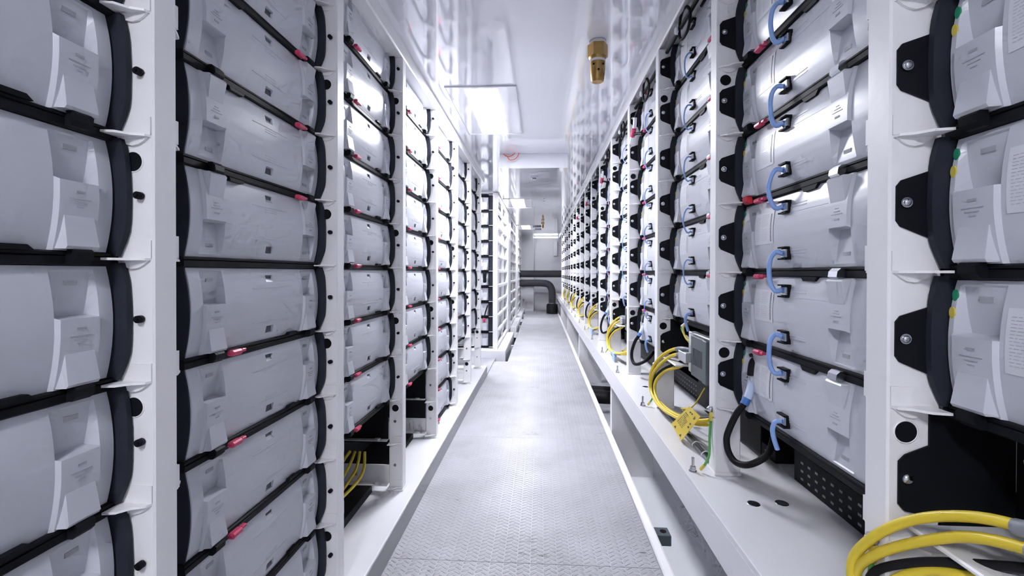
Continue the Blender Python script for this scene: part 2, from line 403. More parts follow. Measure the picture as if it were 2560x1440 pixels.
def make_module(kind, conns, full=True, red=False):
    """origin: lower corner of the panel face; front looks to -y"""
    r = empty('battery_module')
    right = kind == 'R'
    panel_mesh(conns, not right).obj('front_panel', 'grey', r)
    MB().box(.004, MW-.004, .031, .50, .004, MH-.004).obj('casing', 'grey2', r)
    t = MB().prism([(-.004, -.0005), (-.009, -.003), (-.009, -.008), (-.006, -.010), (-.010, -.012), (-.010, -.0265), (-.006, -.0295), (.5, -.0295), (.5, -.0005)], -.012, MW+.012, 'x')
    t.obj('base_tray', 'black', r)
    zs = [i/14*.262-.008 for i in range(15)]
    for x0 in (-.014, MW+.001):
        near_ = (x0 < 0) != right
        th = .004 if near_ else .013
        if near_ and x0 < 0: x0 = -.005
        near = (x0 < 0) != right
        def o_(z):
            if near: return -(.002+bulge(max(0, min(MH, z))))
            return -(.034+.45*bulge(max(0, min(MH, z)))-(.020*((.06-z)/.07)**1.5 if z < .06 else 0)-(.006*((z-.2)/.05)**2 if z > .2 else 0))
        out = [(o_(z), z) for z in zs]
        poly = out+[(.03, zs[-1]), (.03, zs[0])]
        MB().prism(poly, x0, x0+th, 'x').obj('side_frame', 'cheek', r)
    if not full: pass
    for cx, fl in conns:
        # latch under (or over) the socket
        zz = [(-.014, .0028), (-.027, .0028), (-.033, -.003), (-.031, -.018), (-.022, -.0265), (-.0105, -.0265), (-.0105, -.0130)]
        if fl: zz = [(y, MH-z) for y, z in zz]
        MB().prism(zz, cx-.019, cx+.019, 'x').obj('latch', 'red' if (red and cx < .3 and not fl) else ('steel' if (fl and right) else 'black'), r)
        mk = MB()
        f = (lambda z: MH-z) if fl else (lambda z: z)
        def strip(x0, x1, z0, z1):
            za, zb = sorted((f(z0), f(z1))); y = -(bulge((za+zb)/2)+.007)
            mk.box(x0, x1, y-.0012, y+.003, za, zb)
        strip(cx-.009, cx+.009, .116, .121); strip(cx-.022, cx+.022, .1035, .105); strip(cx-.013, cx+.013, .096, .0975); strip(cx-.007, cx+.007, .088, .0895)
        mk.obj('moulded_mark', 'mark', r)
        z0, z1 = sorted((f(.206), f(.216)))
        y = -(bulge((z0+z1)/2)) + .013
        MB().box(cx-.012, cx+.016, y-.004, y+.004, z0, z1).obj('socket_key', 'mark', r)
    if not right:
        sx = MW/2+.018
        for z in (.035, .211):
            y = -bulge(z)
            s = MB().box(sx-.012, sx+.019, y+.0065, y+.0095, z-.010, z+.010); s.obj('vent_slot', 'slot', r)
        # small clip by the far end and its screw
        x = MW+.015
        MB().cyl((x+.001, -.060, .128), .0085, -.012, 'x', 12).cyl((x-.011, -.060, .128), .004, -.004, 'x', 8).obj('side_bolt', 'black', r)
        cx, fl = conns[0]
        z = MH-.002 if fl else .0
        x = conns[1][0]-.115 if not fl else conns[0][0]+.10
        y = -.012
        MB().prism([(x-.03, z-.008), (x+.03, z-.008), (x+.036, z+.002), (x-.036, z+.002)] if fl else [(x-.036, z-.002), (x+.036, z-.002), (x+.024, z+.008), (x-.024, z+.008)], y-.004, y+.01, 'y').obj('edge_clip', 'black', r)
    else:
        # ear bolted to the rack post at the far end
        pts = [(-.034, .046), (-.034, .196), (-.092, .170), (-.101, .161), (-.101, .086), (-.096, .078)]
        e = MB().prism([(-.030, .052), (-.030, .192), (-.087, .172), (-.096, .160), (-.096, .090), (-.088, .078)], -.0155, -.0195 + .0, 'x').obj('mounting_ear', 'black', r)
        MB().cyl((-.0131, -.080, .126), .0105, .0025, 'x', 18).lathe((-.0106, -.080, .126), [(.0075, 0), (.0075, .002), (.005, .0045), (.0001, .005)], 14, 'x').obj('bolt', 'steel', e)
        lb = MB(); z0, z1 = .086, .200; n = 8
        for k in range(n):
            a, b_ = z0+(z1-z0)*k/n, z0+(z1-z0)*(k+1)/n
            ya, yb = -bulge(a)-.0012, -bulge(b_)-.0012
            lb._add([(.118, ya, a), (.250, ya, a), (.250, yb, b_), (.118, yb, b_)], [(0, 1, 2, 3)])
        L = lb.obj('data_label', 'label', r)
        bc = MB()
        for k in range(22):
            z = .095+k*.0044; y = -bulge(z)-.0016
            bc._add([(.230, y, z), (.238, y, z), (.238, y, z+.0026), (.230, y, z+.0026)], [(0, 1, 2, 3)])
        bc.obj('barcode', 'ink', L)
        tx = MB(); rr = random.Random(3)
        for (xa, xb, za, zb, st) in ((.126, .160, .10, .19, .006), (.168, .215, .15, .192, .005), (.168, .215, .10, .142, .0065)):
            z = za
            while z < zb:
                x = xa
                while x < xb-.006:
                    w = rr.uniform(.004, .012); y = -bulge(z)-.0016
                    x2 = min(xb, x+w); tx._add([(x, y, z), (x2, y, z), (x2, y, z+.0014), (x, y, z+.0014)], [(0, 1, 2, 3)])
                    x = x2+.0025
                z += st
        tx.obj('print', 'faint', L)
        for z, c in ((.216, 'green'), (.182, 'ysticker')):
            y = -bulge(z)-.001
            MB().prism([(.0115+.006*math.cos(a*PI/8), z+.0115*math.sin(a*PI/8)) for a in range(16)], y-.0012, y+.002, 'y').obj('round_sticker', c, r)
        for z in (.048, .200):
            y = -bulge(z)
            s_ = 1 if z > .1 else -1
            tm = MB().bbox(.310, .345, y-.012, y+.004, z-.016, z+.016, .003).obj('terminal', 'steel', r)
            MB().box(.304, .350, y-.018, y+.002, z+.0165, z+.0215).box(.3455, .350, y-.006, y+.002, z-.0166, z+.0166).box(.304, .350, y-.018, y+.002, z-.0215, z-.0165).obj('terminal_clip', 'black', tm)
        MB().prism([(.42, MH-.002-.010), (.48, MH-.002-.010), (.492, MH+.002), (.408, MH+.002)], -.010, .004, 'y').obj('edge_clip', 'black', r)
    return r

def pink_tab(r, x, z, vertical=False):
    b = MB().bbox(x-.024, x+.024, -.038, -.016, z-.010, z+.008, .005); b.bbox(x+.0245, x+.045, -.034, -.020, z-.004, z+.006, .002)
    return b.obj('release_tab', 'pink', r)

CN, CF = (.100, False), (.655, False)
P_LN = make_module('L', [(.095, False), (.632, False)]); pink_tab(P_LN, .165, -.010)
P_LF = make_module('L', [(.095, True), (.632, True)]); pink_tab(P_LF, .545, MH+.001)
P_LP = make_module('L', [(.095, False), (.632, False)])
P_RF = make_module('R', [(.062, False), (.602, True)]); pink_tab(P_RF, .170, MH+.001)
P_RN = make_module('R', [(.062, False), (.602, True)]); pink_tab(P_RN, .625, MH+.001)
P_RR = make_module('R', [(.062, False), (.602, True)], red=True); pink_tab(P_RR, .170, MH+.001)
P_C = make_module('L', [(.20, False), (.655, False)])
protos = [P_LN, P_LF, P_LP, P_RF, P_RN, P_RR, P_C]
used = {}
def place(proto, loc, rot, label, group, skip=()):
    if proto.name not in used and not skip:
        kids(proto); [kids(k) for k in kids(proto)]
        used[proto.name] = proto
        # keep the pristine tree for copying: copy first, then use it too
    c = dup(proto, None, skip)
    c.location = (loc[0], loc[1], loc[2]+.007); c.rotation_euler = (0, 0, rot); c.scale = (1, 1, .965)
    tag(c, label, 'battery module', group)
    return c
for p in protos:
    kids(p); [kids(k) for k in kids(p)]

def zL(k): return ZO+.028+H*k
def zR(k): return ZO+.004+H*k
def postY(n): return P0+D*n

# left modules: bay n lies between post n-1 and post n
UL = PW+.130
for n in range(1, 8):
    bottom = -5 if n in (1, 2, 5) else -3
    for k in range(4, bottom-1, -1):
        row = 5-k
        proto = P_LN
        if n == 1: proto = P_LP
        if n == 2 and k >= 0: proto = P_LF
        skip = ()
        if n >= 5: skip = ('moulded_mark', 'socket_key', 'edge_clip')
        lab = 'light grey battery module in the left rack, %s bay from the camera, %s from the top' % (ORD[n], ORD[row])
        lab = 'grey battery module, left rack, %s bay from the camera, %s slot from top' % (ORD[n], ORD[row])
        place(proto, (-XL-.087, postY(n-1)+UL, zL(k)+.006 if True else 0), PI/2, lab, 'battery modules in the left racks', skip)
# right modules
RB = {}
NR = 17
for n in range(1, NR+1):
    bottom = -2 if n % 2 == 0 else -1
    y1 = postY(n)
    for k in range(4, bottom-1, -1):
        row = 5-k
        proto = P_RF if n % 2 == 0 else P_RN
        if n == 2 and k == 1: proto = P_RR
        skip = ()
        if n >= 4: skip = ('print', 'moulded_mark', 'socket_key')
        if n >= 7: skip = ('print', 'moulded_mark', 'socket_key', 'barcode', 'edge_clip', 'terminal_clip', 'round_sticker')
        if n >= 10: skip += ('terminal', 'latch', 'release_tab', 'data_label')
        lab = 'grey battery module, right rack, %s bay from the camera, %s slot from top' % (ORD[n], ORD[row])
        if proto is P_RR: lab = 'grey battery module with a red latch, fourth down in the second right bay'
        place(proto, (XR+.107, y1-.0195-.0005, zR(k)+.006), -PI/2, lab, 'battery modules in the right racks', skip)
# cabinet modules facing the camera across the side passage
for row in range(10):
    z = zL(4-row)+.006
    c = place(P_C, (-.925-MW, 8.34, z), 0, 'grey battery module facing the side passage, %s from the top of its cabinet' % ORD[row+1], 'battery modules in the passage cabinet', ('side_bolt', 'moulded_mark', 'release_tab', 'socket_key'))
    MB().prism([(MW+.016, -.012), (MW+.016, MH+.012), (MW+.075, MH+.012), (MW+.083, MH), (MW+.083, -.012)], -.03, .3, 'y').obj('side_cover', 'cheek', c)
    MB().box(MW-.30, MW+.015, -.034, .02, MH-.018, MH+.012).obj('top_cover', 'black', c)
def drop(o):
    for ch in list(kids(o)): drop(ch)
    bpy.data.objects.remove(o)
for p in protos: drop(p)

# ------------------------------------------------------------------ rack posts
def bracket_mesh(s):
    """shelf bracket at a post; s=+1 opens to the left rack (towards -x), local y=0 is the post's near face"""
    b = MB()
    pl = [(.006, .0), (.010, -.012), (.035, -.022), (.052, -.042), (.084, -.048), (.084, .0)]
    b.prism([(s*x, y) for x, y in pl], -.0035, .0015, 'z')
    g = [(.010, -.0035), (.078, -.0035), (.070, -.012), (.058, -.019), (.044, -.022), (.030, -.019), (.018, -.012)]
    b.prism([(s*x, z) for x, z in g], -.006, -.0002, 'y')
    # folded band above the bracket
    b.box(min(s*.004, s*.05), max(s*.004, s*.05), -.0035, -.0002, .0015, .040)
    return b
def tab_mesh(s):
    b = MB(); pl = [(.010, PW), (.010, PW+.012), (.030, PW+.045), (.066, PW+.050), (.066, PW)]
    b.prism([(s*x, y) for x, y in pl], -.0035, .0015, 'z')
    b.box(min(s*.006, s*.012), max(s*.006, s*.012), PW+.0002, PW+.012, .0015, .055)
    return b
TBL = tab_mesh(-1).mesh('shelf_tab', 'white'); TBR = tab_mesh(1).mesh('shelf_tab', 'white')
BRL = bracket_mesh(-1).mesh('shelf_bracket', 'white'); BRR = bracket_mesh(1).mesh('shelf_bracket', 'white')
def hole_mesh(): return MB().cyl((0, -.0002, 0), .0215, -.0012, 'y', 22).mesh('cable_hole', 'black')
def ring_mesh(): return MB().tube([(.0222*math.cos(a*PI/8), -.0008, .0222*math.sin(a*PI/8)) for a in range(16)], .0016, 6, 2, closed=True).mesh('hole_rim', 'white')
HOLE, RIM = hole_mesh(), ring_mesh()
BOLTS = MB().cyl((0, -.0002, 0), .0085, -.003, 'y', 12).cyl((0, -.0032, 0), .0045, -.002, 'y', 6).mesh('bolt', 'steel')
def child(name, me, par, loc, rot=0):
    o = bpy.data.objects.new(name, me); COL.objects.link(o); o.parent = par; o.location = loc; o.rotation_euler = (0, 0, rot); return o
def post(side, n, z0, z1):
    s = -1 if side == 'L' else 1
    X = s*(XL if side == 'L' else XR); y = postY(n)
    r = empty('rack_post', (X, y, z0))
    h = z1-z0
    xa, xb = sorted((0, s*(.085 if side == 'L' else .10)))
    b = MB().bbox(xa, xb, 0, PW, 0, h, .004)
    b.obj('upright', 'white', r)
    ks = range(-5, 6) if side == 'L' else range(-2, 6)
    for k in ks:
        z = (zL(k) if side == 'L' else zR(k))-z0
        if side == 'L' and k == 5: continue
        if 0 < z < h-.02:
            child('shelf_bracket', BRL if side == 'L' else BRR, r, (0, 0, z))
            if n < 9: child('shelf_tab', TBL if side == 'L' else TBR, r, (0, 0, z))
    if side == 'L':
        hl = [1, -1, -3, 4] if n % 2 else [1, -1, -4, 3]
    else: hl = [3, -1] if n % 2 == 0 else [4, -1]
    for k in hl:
        z = (zL(k) if side == 'L' else zR(k))-z0-.056
        if z > 0:
            q = child('cable_hole', HOLE, r, (s*(.046 if side == 'L' else .034), 0, z+(0 if side == 'L' else .006)))
            child('hole_rim', RIM, q, (0, 0, 0))
    if side == 'L' and n not in (1, 2, 5):
        for k in (-4, -5):
            child('bolt', BOLTS, r, (s*.048, 0, zL(k)-z0+.13))
        for j, (za, zb) in enumerate(((.045, .155), (.315, .42))):
            b = MB().prism([(-.0855, za), (-.0855, zb), (-.10, zb), (-1.1, zb), (-1.1, za)], .004, .012, 'y')
            b.box(-1.1, -.0855, -.045, .0035, za, za+.004)
            q = b.obj('cross_rail', 'white', r)
            MB().cyl((-.15, -.02, za+.0041), .018, .006, 'z', 18).obj('rail_boss', 'white', q)
            if n == 3 and j == 0:
                l = MB().box(-.32, -.285, .0025, .0039, .085, .103).obj('warning_label', 'ysticker', q)
                MB().prism([(-.307, .088), (-.292, .088), (-.2995, .100)], .002, .0024, 'y').obj('warning_mark', 'ink', l)
    # base foot
    xa, xb = sorted((s*(-.004), s*.10))
    MB().bbox(xa, xb, -.012, PW+.012, 0, .012, .003).obj('foot', 'white', r)
    nm = {1: 'nearest'}.get(n, ORD[n])
    where = 'left' if side == 'L' else 'right'
    tag(r, 'white steel rack post, %s%s on the %s side of the aisle' % (nm, '' if n == 1 else ' from the camera', where), 'rack post', 'rack posts on the %s' % where)
    return r
for n in range(0, 8): post('L', n, LEDGE, CEIL-.0855)
for n in range(0, NR+1): post('R', n, BT, CEIL-.0755)

# dark gear behind the low slots
for n in (3, 4):
    y0 = postY(n-1)+PW+.05; y1 = postY(n)-.01
    ya_, yb_ = postY(n-1)+.02, postY(n)+.003
    o = MB().box(-1.9, -1.02, y0, y1-.02, LEDGE+.001, LEDGE+.045).obj('cable_tray', 'black')
    tag(o, 'black tray at the back of the empty slots in the %s left bay' % ORD[n], 'tray', 'black trays behind the empty slots')
    o = MB().box(-1.29, -1.27, ya_+.05, yb_-.06, LEDGE+.05, zL(-3)-.02).box(-1.265, -.928, yb_-.012, yb_-.002, LEDGE+.16 if n == 4 else zL(-4)+.0, zL(-3)-.025).obj('backing_panel', 'black'); tag(o, 'black backing panel above the tray in the %s left bay' % ORD[n], 'panel', 'black panels behind the empty slots')
y0 = postY(2)
for i in range(4):
    o = MB().tube([(-1.05-.03*i, y0+.10, LEDGE+.11+.02*i), (-1.07-.02*i, y0+.45, LEDGE+.12), (-1.03-.04*i, y0+.75, LEDGE+.16+.02*i), (-1.05-.03*i, y0+.86, LEDGE+.26)], .009, 8).obj('yellow_cable', 'yellow')
    tag(o, 'yellow cable lying low in the third left bay, behind its rail', 'cable', 'yellow cables low in the left rack')

# ------------------------------------------------------------------ lattice racks on the far left
def lattice_rack(y0, y1, xf, cols, lab, solid=0.):
    r = empty('open_rack', (xf, y0, LEDGE)); tag(r, lab, 'rack', 'open lattice racks on the left')
    h = zL(5)+.02-LEDGE
    xs = xf-.085
    MB().bbox(-.085, 0, 0, .085, 0, h, .004).obj('corner_post', 'white', r)
    L = y1-y0
    MB().bbox(-.085, 0, L-.07, L, 0, h, .004).obj('corner_post', 'white', r)
    s0 = .0851
    if solid:
        MB().box(-.03, -.002, .0851, solid, 0, h).obj('side_sheet', 'white', r); s0 = solid
    w = (L-.07-s0)/cols
    for c in range(1, cols):
        MB().bbox(-.05, -.012, s0+w*c-.018, s0+w*c+.018, 0, h, .003).obj('mullion', 'white', r)
    for k in range(-5, 6):
        z = zL(k)-LEDGE
        if z < .05: z = .05
        MB().prism([(-.045, z-.030), (-.008, z-.030), (-.003, z-.022), (-.003, z+.020), (-.045, z+.030)], s0+.0005, L-.0705, 'y').obj('cross_rail', 'white', r)
    # bodies of the modules seen through the frame
    for row in range(10):
        z = zL(4-row)+.004-LEDGE
        for c in range(cols):
            ya = s0+w*c+.05; yb = s0+w*(c+1)-.07
            if c == 0 and not solid: ya += .60
            if row == 0: continue
            MB().bbox(-.75, -.065, ya, yb, z, z+.235, .004).obj('module_casing', 'white', r)
            MB().box(-.75, -.062, yb+.005, yb+.03, z, z+.235).obj('casing_edge', 'cheek', r)
            MB().box(-.75, -.10, ya-.035, ya-.003, z-.01, z+.25).obj('casing_edge', 'black', r)
    return r
lattice_rack(8.16, 10.62, -.745, 2, 'open white lattice rack beyond the left side passage')
lattice_rack(10.66, 14.02, -.735, 2, 'second open white lattice rack, behind the first with a plain front panel', .95)
lattice_rack(14.1, 17.6, -.73, 2, 'farthest open white lattice rack beside the black pipes', 1.0)
# cabinet frame around the camera-facing modules
cab = empty('battery_cabinet', (-.84, 8.165, LEDGE)); tag(cab, 'white frame of the battery cabinet that faces the camera across the side passage', 'cabinet frame')
f_ = lambda b: (b.v.__setitem__(slice(None), [(x+.84, y-8.165, z-LEDGE) for x, y, z in b.v]), b)[1]
f_(MB().box(-1.9, -.832, 8.17, 8.20, LEDGE, zL(-5)-.015)).obj('base', 'white', cab)
f_(MB().box(-1.9, -.832, 8.165, 8.30, zL(5)+.022, CEIL-.001)).obj('header', 'white', cab)
for row in range(11):
    f_(MB().bbox(-.912, -.833, 8.27, 8.305, zL(5-row)-.006, zL(5-row)+.001, .002)).obj('shelf_clip', 'white', cab)
o = MB().tube([(-.93, 8.26, zL(-3)+.20), (-.96, 8.24, zL(-3)+.10), (-.985, 8.24, zL(-3)+.0), (-.99, 8.25, zL(-4)+.24)], .012, 8).obj('power_lead', 'rubber')
MB().bbox(-1.012, -.968, 8.22, 8.26, zL(-4)+.17, zL(-4)+.24, .008).obj('plug', 'pink', o)
tag(o, 'black power lead with a pink plug, low on the passage cabinet', 'cable')
o = MB().bbox(-1.01, -.955, 8.22, 8.27, zL(-1)+.06, zL(-1)+.235, .012).obj('service_connector', 'black', bevel=0); tag(o, 'bulky black connector halfway up the passage cabinet', 'connector')

# ------------------------------------------------------------------ ceiling fittings
def lamp(y0, lab, x0=-.456):
    r = empty('ceiling_light', (x0, y0+.6, CEIL)); tag(r, lab, 'ceiling light', 'ceiling light panels')
    MB().box(-.262, .262, -.60, .60, -.006, -.0005).obj('panel_plate', 'ceil', r)
    f = MB()
    for (a, b_, c, d) in ((-.262, .262, -.606, -.598), (-.262, .262, .598, .606), (-.270, -.262, -.606, .606), (.262, .270, -.606, .606)):
        f.box(a, b_, c, d, -.012, -.0005)
    f.obj('frame', 'alu', r)
    MB().box(-.125, .125, -.56, .56, -.0070, -.0062).obj('diffuser', 'lamp3' if y0 < 0 or x0 < -1 else 'lamp', r)
    return r
lamp(-1.9, 'lit ceiling light panel over the camera')
lamp(3.52, 'nearest lit ceiling light panel, in front of the dropped beam')
lamp(8.92, 'lit ceiling light panel just beyond the dropped beam')
lamp(6.85, 'added unseen light panel in the left side passage, brightening the cabinet', -1.55)  # added lamp, hidden behind the racks, lightens the passage cabinet modules
lamp(13.9, 'farthest lit ceiling light panel near the end wall')
o = MB().bbox(-.25, .64, 18.0, 18.05, CEIL-.075, CEIL-.035, .008).obj('tube_light', 'lamp2'); tag(o, 'bright white strip light across the end wall above the pipes', 'strip light')

def nozzle(x, y, lab, k=1):
    r = empty('gas_nozzle', (x, y, CEIL)); r.scale = (k, k, k); tag(r, lab, 'nozzle', 'brass discharge nozzles')
    MB().cyl((0, 0, -.022), .050, .021, 'z', 24).obj('collar', 'white', r)
    hx = MB().cyl((0, 0, -.098), .060, .075, 'z', 6, smooth=False); hx.lathe((0, 0, -.112), [(.046, 0), (.054, .014)], 24)
    hx.obj('hex_body', 'brass', r)
    MB().lathe((0, 0, -.245), [(.030, 0), (.036, .004), (.040, .02), (.046, .09), (.047, .133)], 28).obj('nozzle_tip', 'brass', r)
    MB().lathe((0, 0, -.128), [(.0478, 0), (.0478, .014)], 28).obj('nozzle_band', 'label', r)
    for a, z in ((-2.2, -.150), (-.9, -.150), (-1.55, -.185), (.6, -.15), (2.2, -.17)):
        rr = .0425 if z > -.16 else .0405
        cx, cy = math.cos(a)*rr, math.sin(a)*rr
        t = MB(); d = Vector((math.cos(a), math.sin(a), 0))
        t.tube([Vector((cx, cy, z))-d*.002, Vector((cx, cy, z))+d*.005], .0065, 10)
        t.obj('orifice', 'black', r)
    return r
nozzle(.337, 2.885, 'large brass nozzle hanging from the ceiling near the camera')
nozzle(.048, 12.9, 'small-looking brass nozzle on the ceiling near the end wall', .72)
r = empty('smoke_detector', (-.10, 6.84, CEIL)); tag(r, 'round white smoke detector on the ceiling past the dropped beam', 'smoke detector')
MB().lathe((0, 0, -.025), [(.055, 0), (.058, .024)], 28).obj('base', 'wall', r)
MB().lathe((0, 0, -.055), [(.022, 0), (.036, .006), (.044, .028)], 28).obj('head', 'label', r)
for i in range(5): MB().box(-.024+.011*i, -.019+.011*i, -.050, -.030, -.0545, -.036).obj('vent_slit', 'slot', r)
r = empty('sprinkler_head', (.054, 8.86, CEIL)); tag(r, 'tiny chrome sprinkler head on the ceiling between two light panels', 'sprinkler')
MB().cyl((0, 0, -.012), .03, .0118, 'z', 18).obj('escutcheon', 'steel', r); MB().cyl((0, 0, -.05), .009, .037, 'z', 10).obj('stem', 'steel', r); MB().cyl((0, 0, -.055), .024, .004, 'z', 18).obj('deflector', 'steel', r)
o = empty('ceiling_grille', (-.09, 14.2, CEIL))
tag(o, 'small dark slotted grille beside the far brass nozzle', 'grille')
for q in (0, .9): MB().box(-.16, .10, q, q+.10, -.03, -.0005).obj('slot_bar', 'slot', o)
o = MB().tube([(-.44, 5.52, CEIL-.01), (-.40, 5.50, CEIL-.04), (-.36, 5.49, CEIL-.085), (-.30, 5.49, CEIL-.075), (-.27, 5.50, CEIL-.035), (-.26, 5.52, CEIL-.001)], .005, 8).tube([(-.42, 5.53, CEIL-.03), (-.37, 5.50, CEIL-.045), (-.32, 5.50, CEIL-.02), (-.31, 5.52, CEIL-.001)], .005, 8).obj('wire_loop', 'orange')
tag(o, 'orange-red wire loops hanging at the left of the dropped beam', 'wire')
# ------------------------------------------------------------------ pipes and gear at the end
o = MB().tube([(-1.2, 17.2, ZO-.045), (0, 17.2, ZO-.045), (1.9, 17.2, ZO-.045)], .125, 24).obj('lagged_pipe', 'foam'); tag(o, 'straight black lagged pipe crossing the end of the aisle', 'pipe')
r = empty('lagged_pipe', (.30, 16.9, 0)); tag(r, 'black lagged pipe bending down into a wide collar', 'pipe')
MB().tube([(-1.6, 0, ZO-.375), (-.9, 0, ZO-.375), (-.25, 0, ZO-.375), (-.02, 0, ZO-.43), (.085, 0, ZO-.60), (.10, 0, ZO-.85), (.10, 0, .30)], .122, 24, 8).obj('elbow', 'foam', r)
MB().lathe((.10, 0, .02), [(.19, 0), (.20, .02), (.20, .30), (.17, .335)], 28).obj('collar', 'rubber', r)
MB().lathe((.10, 0, .36), [(.128, 0), (.132, .01), (.128, .03)], 24).obj('hose_clamp', 'steel', r)
o = MB().bbox(.52, .64, 16.5, 16.62, .36, .44, .02).obj('valve_handle', 'steel'); tag(o, 'small steel valve handle beside the black pipe collar', 'valve')
o = MB().bbox(.48, .64, 18.52, 18.695, ZO+.65, ZO+1.2, .01).obj('junction_box', 'wall'); tag(o, 'pale wall box high at the right of the end wall', 'box')
o = MB().box(-.84, -.268, 17.9, 18.045, -.384, .9).obj('duct_cover', 'wall', bevel=.01); tag(o, 'white duct cover low on the column behind the black pipe', 'cover')

# ------------------------------------------------------------------ right rack wiring
def V(p, dy, dz=0.): return (p[0], p[1]+dy, p[2]+dz)
for n in range(2, 10):
    top = 3; bot = -2 if n % 2 == 0 else -1
    for k in range(top, bot-1, -1):
        # joins the module of slot k with the one above it
        y = postY(n)-.0195-.3275; z = zR(k+1)+.006; X = XR+.107
        rr = random.Random(n*31+k)
        bow = rr.uniform(-.006, .010)
        pts = [(X-.020, y+.004, z-.062), (X-.034, y+.020, z-.068), (X-.044, y+.028, z-.050), (X-.050, y+.027+bow, z-.020), (X-.051, y+.027+bow, z+.008), (X-.046, y+.027, z+.040), (X-.034, y+.020, z+.058), (X-.020, y+.004, z+.052)]
        c = MB().tube(pts, .0075 if n == 2 else .0042, 8).obj('link_cable', 'blue')
        tag(c, 'pale blue link cable, %s bay on the right, joining modules %s and %s' % (ORD[n], ORD[5-(k+1)], ORD[5-k]), 'cable', 'pale blue link cables on the right racks')
for n in (2, 3, 4, 5, 6):
    bot = -2 if n % 2 == 0 else -1
    y = postY(n)-.0195-.3275; z = zR(bot)+.006; X = XR+.107
    c = MB().tube([(X-.020, y+.004, z+.048), (X-.036, y+.012, z+.044), (X-.044, y+.014, z+.020), (X-.040, y+.012, z-.012), (X-.030, y+.010, z-.045)], .0075, 8).obj('link_cable', 'blue')
    tag(c, 'pale blue cable stub hanging from the lowest module of the %s right bay' % ORD[n], 'cable', 'pale blue cable stubs')
# black power loops in even bays
loop = [(.80, 1.835, 1.115), (.785, 1.81, 1.062), (.76, 1.775, 1.022), (.738, 1.765, .985), (.715, 1.775, .945), (.700, 1.795, .890), (.695, 1.815, .840), (.697, 1.80, .795), (.71, 1.76, .772), (.74, 1.715, .785), (.80, 1.72, .82), (.86, 1.80, .86), (.90, 1.86, .90)]
for n in range(2, 13, 2):
    dy = D*(n-2)
    r = empty('power_cable', (.80, 1.835+dy, 1.115))
    O = Vector((.80, 1.835+dy, 1.115))
    f = lambda p: tuple(Vector(V(p, dy))-O)
    MB().tube([f(p) for p in loop[3:]], .0118, 12).obj('cable_loop', 'rubber', r)
    MB().tube([f(p) for p in loop[1:3]]+[f((.75, 1.768, 1.003))], .0145, 12).obj('white_sleeve', 'bwhite', r)
    MB().tube([f((.75, 1.769, 1.004)), f((.737, 1.765, .982))], .0149, 12).obj('blue_band', 'dblue', r)
    MB().tube([f((.815, 1.835, 1.135)), f((.80, 1.835, 1.118)), f((.785, 1.815, 1.066))], .017, 12).tube([f((.83, 1.84, 1.155)), f((.80, 1.84, 1.135))], .022, 12).obj('plug', 'rubber', r)
    tag(r, 'black power cable looping down below the %s right bay, with pale blue sleeve' % ORD[n], 'cable', 'black power loops under the right racks')
# yellow cables and control units in odd bays
YA_ = [(.80, 2.54, 1.05), (.76, 2.602, 1.051), (.735, 2.70, 1.030), (.70, 2.79, .978), (.668, 2.86, .900), (.660, 2.905, .815), (.660, 2.86, .742), (.665, 2.68, .715), (.675, 2.44, .735), (.69, 2.25, .770), (.74, 2.12, .815)]
YB_ = [(.80, 2.50, 1.030), (.76, 2.566, 1.029), (.735, 2.69, 1.000), (.705, 2.77, .950), (.672, 2.85, .875), (.668, 2.90, .80), (.668, 2.84, .735), (.695, 2.62, .715), (.70, 2.40, .745), (.72, 2.22, .775), (.77, 2.12, .82)]
YC_ = [(.86, 2.50, .99), (.80, 2.594, .982), (.760, 2.66, .940), (.715, 2.77, .895), (.676, 2.83, .822), (.668, 2.81, .757), (.672, 2.67, .720), (.69, 2.44, .740), (.72, 2.24, .76), (.80, 2.12, .80)]
BK_ = [(.86, 2.48, 1.005), (.80, 2.594, .997), (.75, 2.70, .950), (.70, 2.80, .890), (.675, 2.87, .815), (.672, 2.83, .735), (.69, 2.64, .705), (.72, 2.40, .735), (.80, 2.2, .80)]
